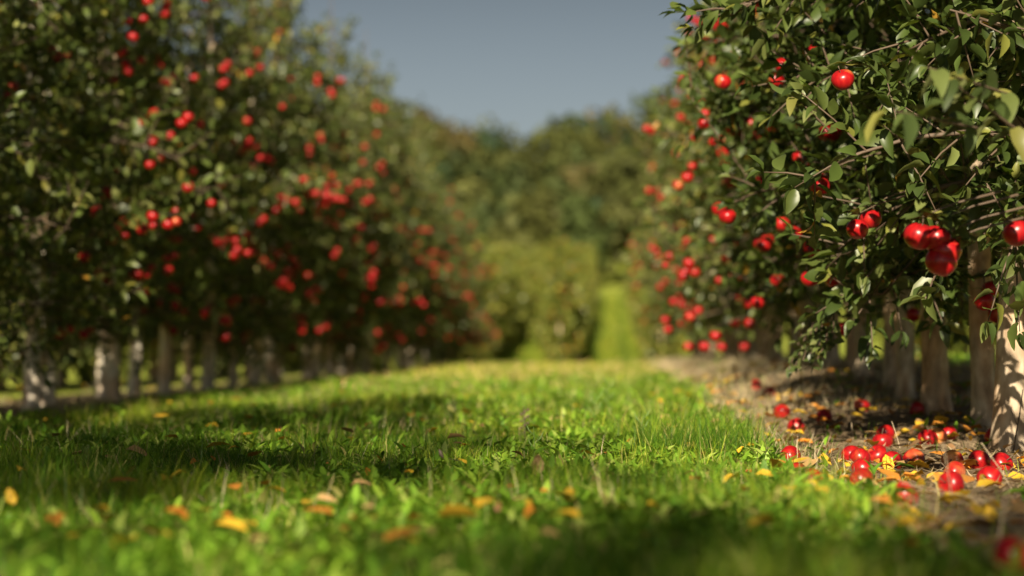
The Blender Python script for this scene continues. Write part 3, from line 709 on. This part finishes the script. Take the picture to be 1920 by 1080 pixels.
# ------------------------------------------------------------------ fallen apples
fallen = [(1467, 778, 24, 'small blurred fallen apple at the grass edge, farthest left on the soil'), (1492, 803, 30, 'bright red fallen apple alone beside an orange leaf'),
    (1545, 786, 26, 'fallen apple half hidden behind a large orange leaf'), (1617, 764, 30, 'fallen apple next to the bright yellow leaf below the pale trunks'),
    (1661, 818, 30, 'upper fallen apple of the touching pair on open soil'), (1655, 833, 32, 'lower fallen apple of the touching pair on open soil'),
    (1597, 857, 38, 'leftmost fallen apple of the line in the middle of the soil'), (1612, 866, 32, 'fallen apple tucked against the leftmost one of the line'), (1645, 858, 37, 'fallen apple second in the line on the soil'),
    (1671, 869, 42, 'fallen apple with the upright yellow leaf in front of it'), (1714, 863, 45, 'pale yellowish fallen apple in the middle of the soil'),
    (1786, 867, 43, 'orange-red fallen apple left of the big red pair near the trunk'), (1835, 867, 45, 'large red fallen apple in front of the tan trunk'), (1878, 874, 40, 'red fallen apple below the rightmost trunk'),
    (1482, 860, 34, 'shaded fallen apple behind the dry stems at the grass edge'), (1496, 893, 38, 'red fallen apple among dry stems at the grass edge'), (1525, 911, 37, 'fallen apple in front of the dry stems, on the shadow line'),
    (1616, 886, 38, 'upper apple of the stacked pair nearest the shadow line'), (1615, 909, 40, 'lower apple of the stacked pair nearest the shadow line'),
    (1697, 936, 46, 'fallen apple sitting alone in the dark shadow in front'), (1790, 890, 42, 'orange fallen apple with its lower half in shadow'), (1784, 914, 42, 'dark fallen apple in shadow below the orange one'),
    (1855, 902, 42, 'dark fallen apple deep in shadow by the right edge'), (1408, 906, 34, 'fallen apple sunk in the green grass'), (1740, 833, 16, 'tiny distant fallen apple left of the small group before the trunk'),
    (1758, 830, 20, 'orange distant fallen apple in the small group before the trunk'), (1778, 826, 17, 'red distant fallen apple right in the small group before the trunk'),
    (1864, 826, 18, 'distant fallen apple between the two right trunks'), (1720, 776, 16, 'orange fallen apple at the foot of the broad brown trunk'), (1444, 742, 18, 'blurred fallen apple in the straw, right of another'),
    (1418, 726, 20, 'blurred fallen apple lying highest in the straw'), (1895, 1060, 56, 'big blurred fallen apple in the bottom right corner')]
pale = {10, 11, 20, 25}
M_pale = M_apple.copy(); M_pale.name = 'apple_skin_pale'
for nd in M_pale.node_tree.nodes:
    if nd.type == 'VALTORGB' and nd.color_ramp.elements[0].position > .55: nd.color_ramp.elements[0].position = .46; nd.color_ramp.elements[1].position = .66
APPLE_PALE = APPLES[1].copy(); APPLE_PALE.materials.clear(); APPLE_PALE.materials.append(M_pale)
rf = random.Random(8)
for k, (px, py, dia, lab) in enumerate(fallen):
    g0 = on_ground(px, py + dia * .42)
    p = g0.copy(); r = .0365; p.z = gzs(p.x, p.y) + r * .88
    if k == 23: p.z -= .005
    a = obj('fallen_apple', None, None, p, lab, 'apple', 'fallen apples'); a.empty_display_size = .05
    a.rotation_euler = (rf.uniform(-1.3, 1.3), rf.uniform(-1.3, 1.3), rf.uniform(0, 6.28))
    obj('skin', APPLE_PALE if k in pale else rf.choice(APPLES), a); obj('stem', STEM, a)

# ------------------------------------------------------------------ fallen leaves that show singly
FL = []
for q in range(4):
    r2 = RS(300 + q); V, F = leaf_template([0, .1, .22, .36, .5, .64, .78, .9, 1], .5 + .3 * r2.rand(), .5 * r2.rand() - .1, .27 + .05 * r2.rand())
    V = V.copy(); V[:, 2] += .05 * np.sin(V[:, 1] * 9 + q) * np.sign(V[:, 0]) ; V[:, 0] *= 1 + .12 * np.sin(V[:, 1] * 31 + q)
    FL.append(mesh_np('leaf_blade', V, np.concatenate([np.array(f) for f in F]), [len(f) for f in F], M_dry, True))
COLS = {'yellow': (.62, .40, .03), 'orange': (.55, .21, .025), 'tan': (.42, .28, .13), 'brown': (.22, .11, .05), 'green': (.13, .2, .04), 'pale': (.55, .42, .2)}
leaves = [(350, 1050, .085, 'orange', 1, 'largest blurred orange leaf standing in the bottom left grass'), (205, 1032, .07, 'yellow', 0, 'yellow-orange leaf left of the largest orange leaf in the grass'),
    (395, 1030, .045, 'orange', 0, 'small orange leaf just right of the largest orange leaf'), (435, 1045, .045, 'orange', 0, 'orange leaf second to the right of the largest orange leaf'),
    (402, 912, .03, 'orange', 1, 'small sharp orange leaf in the shaded left grass'), (470, 790, .045, 'yellow', 0, 'yellow leaf glowing alone in the upper left grass'),
    (27, 995, .07, 'yellow', 2, 'tall yellow leaf standing at the left edge'), (155, 898, .06, 'green', 2, 'round green leaf standing up in the left grass'), (791, 1050, .06, 'orange', 0, 'rust orange leaf at the bottom middle of the grass'),
    (987, 1030, .06, 'orange', 2, 'rusty leaf standing upright at the bottom centre'), (1058, 1008, .04, 'orange', 0, 'orange leaf right of the upright rusty leaf'), (1213, 1018, .045, 'yellow', 0, 'yellow leaf in the dark grass at the bottom, right of its twin'),
    (1175, 1024, .04, 'yellow', 0, 'yellow leaf in the dark grass at the bottom, left of its twin'), (702, 1047, .04, 'orange', 0, 'orange leaf left of the rust orange leaf at bottom middle'), (664, 1048, .035, 'orange', 0, 'small orange leaf, leftmost of three along the bottom middle'),
    (680, 1025, .04, 'tan', 0, 'tan leaf above the small orange ones at bottom middle'), (951, 975, .035, 'orange', 0, 'orange leaf lying flat in mid-lane grass'), (1013, 988, .04, 'orange', 0, 'brownish orange leaf right of the flat orange one'),
    (935, 1013, .04, 'brown', 2, 'brown leaf upright below a dry grass stem'), (1000, 932, .075, 'tan', 2, 'ragged light brown leaf upright in the middle of the lane'), (980, 903, .05, 'brown', 1, 'brown curled leaf above the ragged light brown leaf'),
    (716, 915, .035, 'yellow', 1, 'yellow leaf lit in the shaded middle grass'), (775, 940, .035, 'yellow', 0, 'yellow leaf low in the grass right of another yellow one'), (687, 930, .035, 'orange', 2, 'narrow orange leaf standing left of the yellow ones'),
    (804, 850, .05, 'yellow', 1, 'yellow leaf beside the drooping seed head'), (758, 883, .03, 'orange', 1, 'small orange leaf below left of the seed head'), (1244, 823, .035, 'yellow', 1, 'yellow leaf in the sunlit weeds near the soil edge'),
    (862, 882, .03, 'orange', 1, 'orange leaf below the bent flower stalk'), (1042, 819, .035, 'pale', 0, 'pale leaf lying in the sunlit centre of the lane'), (1122, 956, .04, 'brown', 2, 'brown upright leaf in the dark right grass'),
    (1640, 754, .06, 'yellow', 1, 'bright yellow leaf right of an apple below the pale trunks'), (1768, 837, .09, 'yellow', 0, 'long yellow leaf pointing at the knotty tan trunk'), (1745, 894, .09, 'yellow', 0, 'long yellow leaf in front of the pale fallen apple'),
    (1667, 890, .075, 'yellow', 2, 'upright curled yellow leaf against a fallen apple'), (1562, 907, .07, 'yellow', 0, 'yellow leaf behind the apple on the shadow line'), (1570, 882, .06, 'tan', 0, 'tan leaf between the dry stems and the apple line'),
    (1672, 905, .07, 'yellow', 0, 'yellow leaf under the upright curled one'), (1600, 928, .05, 'yellow', 1, 'yellow leaf at the edge of the dark shadow'), (1535, 802, .085, 'orange', 0, 'large orange leaf on the soil by two apples'), (1548, 815, .06, 'orange', 0, 'orange leaf lying under the large orange leaf'),
    (1525, 845, .07, 'orange', 0, 'orange leaf lying in shade left of the apple line'), (1862, 820, .08, 'orange', 1, 'orange leaf leaning between the two right trunks'), (1395, 788, .06, 'orange', 0, 'orange leaf on the edge between lit grass and soil'), (1520, 1006, .085, 'orange', 0, 'big blurred orange leaf at the bottom, right of the lane'),
    (1706, 1006, .05, 'orange', 0, 'orange leaf in the shaded bottom right litter'), (1861, 984, .05, 'yellow', 2, 'yellow leaf standing in the bottom right litter'), (1742, 1018, .05, 'tan', 0, 'tan leaf in the shaded bottom right litter'), (1787, 1047, .08, 'tan', 0, 'long tan leaf near the bottom right corner apple'),
    (1891, 1004, .06, 'orange', 0, 'orange leaf by the right edge above the corner apple'), (1845, 1064, .05, 'orange', 0, 'orange leaf left of the corner apple'), (1698, 1058, .05, 'orange', 0, 'reddish leaf at the bottom edge, right of the grass'), (1660, 955, .05, 'orange', 0, 'orange leaf below the apple alone in shadow'),
    (1695, 958, .06, 'yellow', 0, 'yellow leaf just below the apple alone in shadow'), (1610, 975, .06, 'yellow', 0, 'yellow leaf where the grass meets the shaded litter'), (1820, 895, .06, 'orange', 0, 'orange leaf between the dark apples in shadow'), (1675, 893, .045, 'orange', 1, 'small round orange leaf by the stacked pair of apples'),
    (1570, 770, .04, 'yellow', 0, 'small yellow leaf on soil left of the bright yellow one'), (1455, 790, .04, 'yellow', 0, 'small yellow leaf left of the bright red lone apple'), (1470, 755, .05, 'yellow', 0, 'blurred yellow leaf on the sunlit straw'), (1500, 765, .05, 'yellow', 0, 'blurred yellow leaf right of another on the straw'),
    (1710, 790, .05, 'orange', 0, 'orange leaf before the broad brown trunk'), (1600, 790, .05, 'tan', 0, 'tan leaf on the open soil below the bright yellow one'), (1385, 895, .04, 'yellow', 1, 'yellow leaf in the grass left of the sunken apple')]
for k, (px, py, ln, c, pose, lab) in enumerate(leaves):
    p = on_ground(px, py); cc = np.array(COLS[c]) * rf.uniform(.85, 1.12)
    soil = px > 1440
    t = obj('fallen_leaf', rf.choice(FL), None, (p.x, p.y, gzs(p.x, p.y) + (.024 if soil else .075)), lab, 'leaf', 'fallen leaves')
    el = (.12, .55, 1.25)[pose] + rf.uniform(-.05, .15); az = rf.uniform(-.5, .5) + (0 if pose == 2 else rf.choice([1.35, -1.35, 1.0, -1.2]))
    if pose == 2: t.location.z -= .02
    t.rotation_euler = (el, rf.uniform(-.4, .4), az); ln *= .6 if py > 985 else .85; t.scale = (ln,) * 3; t.color = (*cc, 1)

# ------------------------------------------------------------------ single stalks
def stalk(name, pts, rad, mat, label, cat, group=None):
    base = Vector(pts[0]); q = [np.array(Vector(p) - base) for p in pts]
    t = obj(name, None, None, base, label, cat, group); t.empty_display_size = .05
    obj('stem', tube_mesh('stem', [(q, np.linspace(rad, rad * .6, len(q)))], mat, 5), t); return t
m, n, l, b, out = new_mat('dark_stem'); M_dstem = m; b.inputs['Base Color'].default_value = (.07, .05, .035, 1); b.inputs['Roughness'].default_value = .7
m, n, l, b, out = new_mat('dry_stem'); M_sstem = m; b.inputs['Base Color'].default_value = (.42, .33, .22, 1); b.inputs['Roughness'].default_value = .7
m, n, l, b, out = new_mat('green_stem'); M_gstem = m; b.inputs['Base Color'].default_value = (.10, .17, .03, 1); b.inputs['Roughness'].default_value = .6
g0 = on_ground(893, 905); d0 = g0.y
t = stalk('flower_stalk', [g0, at(884, 888, d0), at(874, 871, d0 - .03), at(858, 863, d0 - .05), at(842, 860, d0 - .06), at(830, 858, d0 - .06)], .0022, M_dstem, 'bent dark flower stalk with drooping seed head rising from mid-lane grass', 'plant')
hd = np.array(at(830, 858, d0 - .06) - t.location); tip = np.array(at(823, 842, d0 - .06) - t.location)
obj('seed_head', tube_mesh('seed_head', [([hd, hd * .7 + tip * .3, hd * .35 + tip * .65, tip], [.002, .0068, .006, .001])], M_dstem, 8), t)
def grass_stalk(bx, by, tx, ty, lab, n=5):
    g0 = on_ground(bx, by); d0 = g0.y; t = stalk('grass_stalk', [g0, at((bx + tx) / 2 - 2, (by + ty) / 2, d0), at(tx, ty, d0)], .0016, M_gstem, lab, 'plant', 'tall grass stalks')
    for k in range(n):
        f = .45 + .5 * k / n; s = 1 if k % 2 else -1; a = np.array(at(bx + (tx - bx) * f, by + (ty - by) * f, d0) - t.location)
        c = a + np.array([s * .028, 0, .04]); obj('ear', tube_mesh('ear', [([a, (a + c) / 2 + np.array([s * .004, 0, -.002]), c], [.001, .0035, .0006])], M_gstem, 5), t)
grass_stalk(1143, 800, 1140, 705, 'tallest dark grass stalk in the middle of the lane')
grass_stalk(1112, 815, 1120, 735, 'grass stalk left of the tallest one', 4)
grass_stalk(1195, 855, 1208, 770, 'grass stalk with forked ears in the shaded right grass', 4)
grass_stalk(1010, 880, 1000, 800, 'grass stalk left of the lane middle near the brown dock', 3)
g0 = on_ground(985, 835); t = stalk('dock_stalk', [g0, at(984, 800, g0.y), at(982, 762, g0.y)], .003, M_dstem, 'brown dried dock stalk standing in the sunlit lane', 'plant')
for k in range(12):
    a = np.array(at(983.5 + (k % 3 - 1) * 6, 815 - k * 4.2, g0.y) - t.location)
    obj('seed_cluster', tube_mesh('seed_cluster', [([a + [-.006, 0, 0], a, a + [.006, 0, .006]], [.002, .007, .002])], M_twig, 6), t)
for k, (ax, ay, bx, by, da, lab) in enumerate([(1905, 1000, 1800, 880, -.1, 'pale dry stalk leaning left over the dark shadow'), (1915, 960, 1690, 905, -.2, 'long dry stalk lying almost flat across the shadow'), (1790, 970, 1768, 830, 0, 'thin upright dry stalk before the shaded apples'),
        (1850, 1010, 1690, 925, -.2, 'dry stalk slanting down behind the apple in shadow'), (1905, 930, 1840, 830, 0, 'dry stalk leaning against the rightmost trunk'), (1870, 1040, 1890, 905, 0, 'upright dry stalk at the bottom right'), (1700, 1020, 1910, 965, .1, 'dry stalk lying low towards the right edge'),
        (1690, 850, 1672, 790, 0, 'thin dry stalk standing on the open soil'), (1600, 830, 1594, 775, 0, 'thin dry stalk beside the bright yellow leaf'), (1496, 880, 1494, 825, 0, 'white dry stem standing by the apples at the grass edge'), (1480, 890, 1476, 850, 0, 'short white dry stem left of the tall one at the grass edge')]):
    g0 = on_ground(ax, ay); stalk('dry_stalk', [g0, at((ax + bx) / 2, (ay + by) / 2 - 4, g0.y + da / 2), at(bx, by, g0.y + da)], .0016, M_sstem, lab, 'stalk', 'dry stalks on the right')
g0 = on_ground(1899, 856); t = stalk('twig', [g0, at(1905, 815, g0.y - .05), at(1912, 775, g0.y - .06), at(1918, 730, g0.y - .05)], .003, M_dstem, 'dark bare twig standing against the rightmost trunk', 'twig')
o1 = np.array(at(1908, 798, g0.y - .055) - t.location); o2 = np.array(at(1893, 765, g0.y - .05) - t.location)
obj('side_shoot', tube_mesh('side_shoot', [([o1, o2], [.002, .001])], M_dstem, 5), t)
# tall single grass blades at the left
for k, (bx, by, tx, ty, lab) in enumerate([(125, 975, 120, 870, 'tall grass blade upright at the far left'), (148, 985, 152, 905, 'tall grass blade beside the round green leaf'), (190, 955, 222, 885, 'tall grass blade leaning right in the left shade'), (85, 940, 62, 890, 'short grass blade leaning left at the far left'), (376, 900, 378, 820, 'thin grass blade upright in the upper left shade')]):
    g0 = on_ground(bx, by); q = at(tx, ty, g0.y) - g0; nV = []
    for s in np.linspace(0, 1, 7):
        w = .0034 * (1 - s ** 2.2) + .0002; c = np.array(q) * s + np.array([0, .02 * s * s, 0]); nV += [c + [-w, 0, 0], c + [0, .0012, 0], c + [w, 0, 0]]
    L = []; S = []
    for r in range(6):
        for c in range(2): L += [r * 3 + c, r * 3 + c + 1, r * 3 + c + 4, r * 3 + c + 3]; S.append(4)
    o = obj('tall_grass', mesh_np('tall_grass', nV, L, S, M_leaf_one, True), None, g0, lab, 'grass', 'tall grass blades'); o.color = (.13, .22, .035, 1)
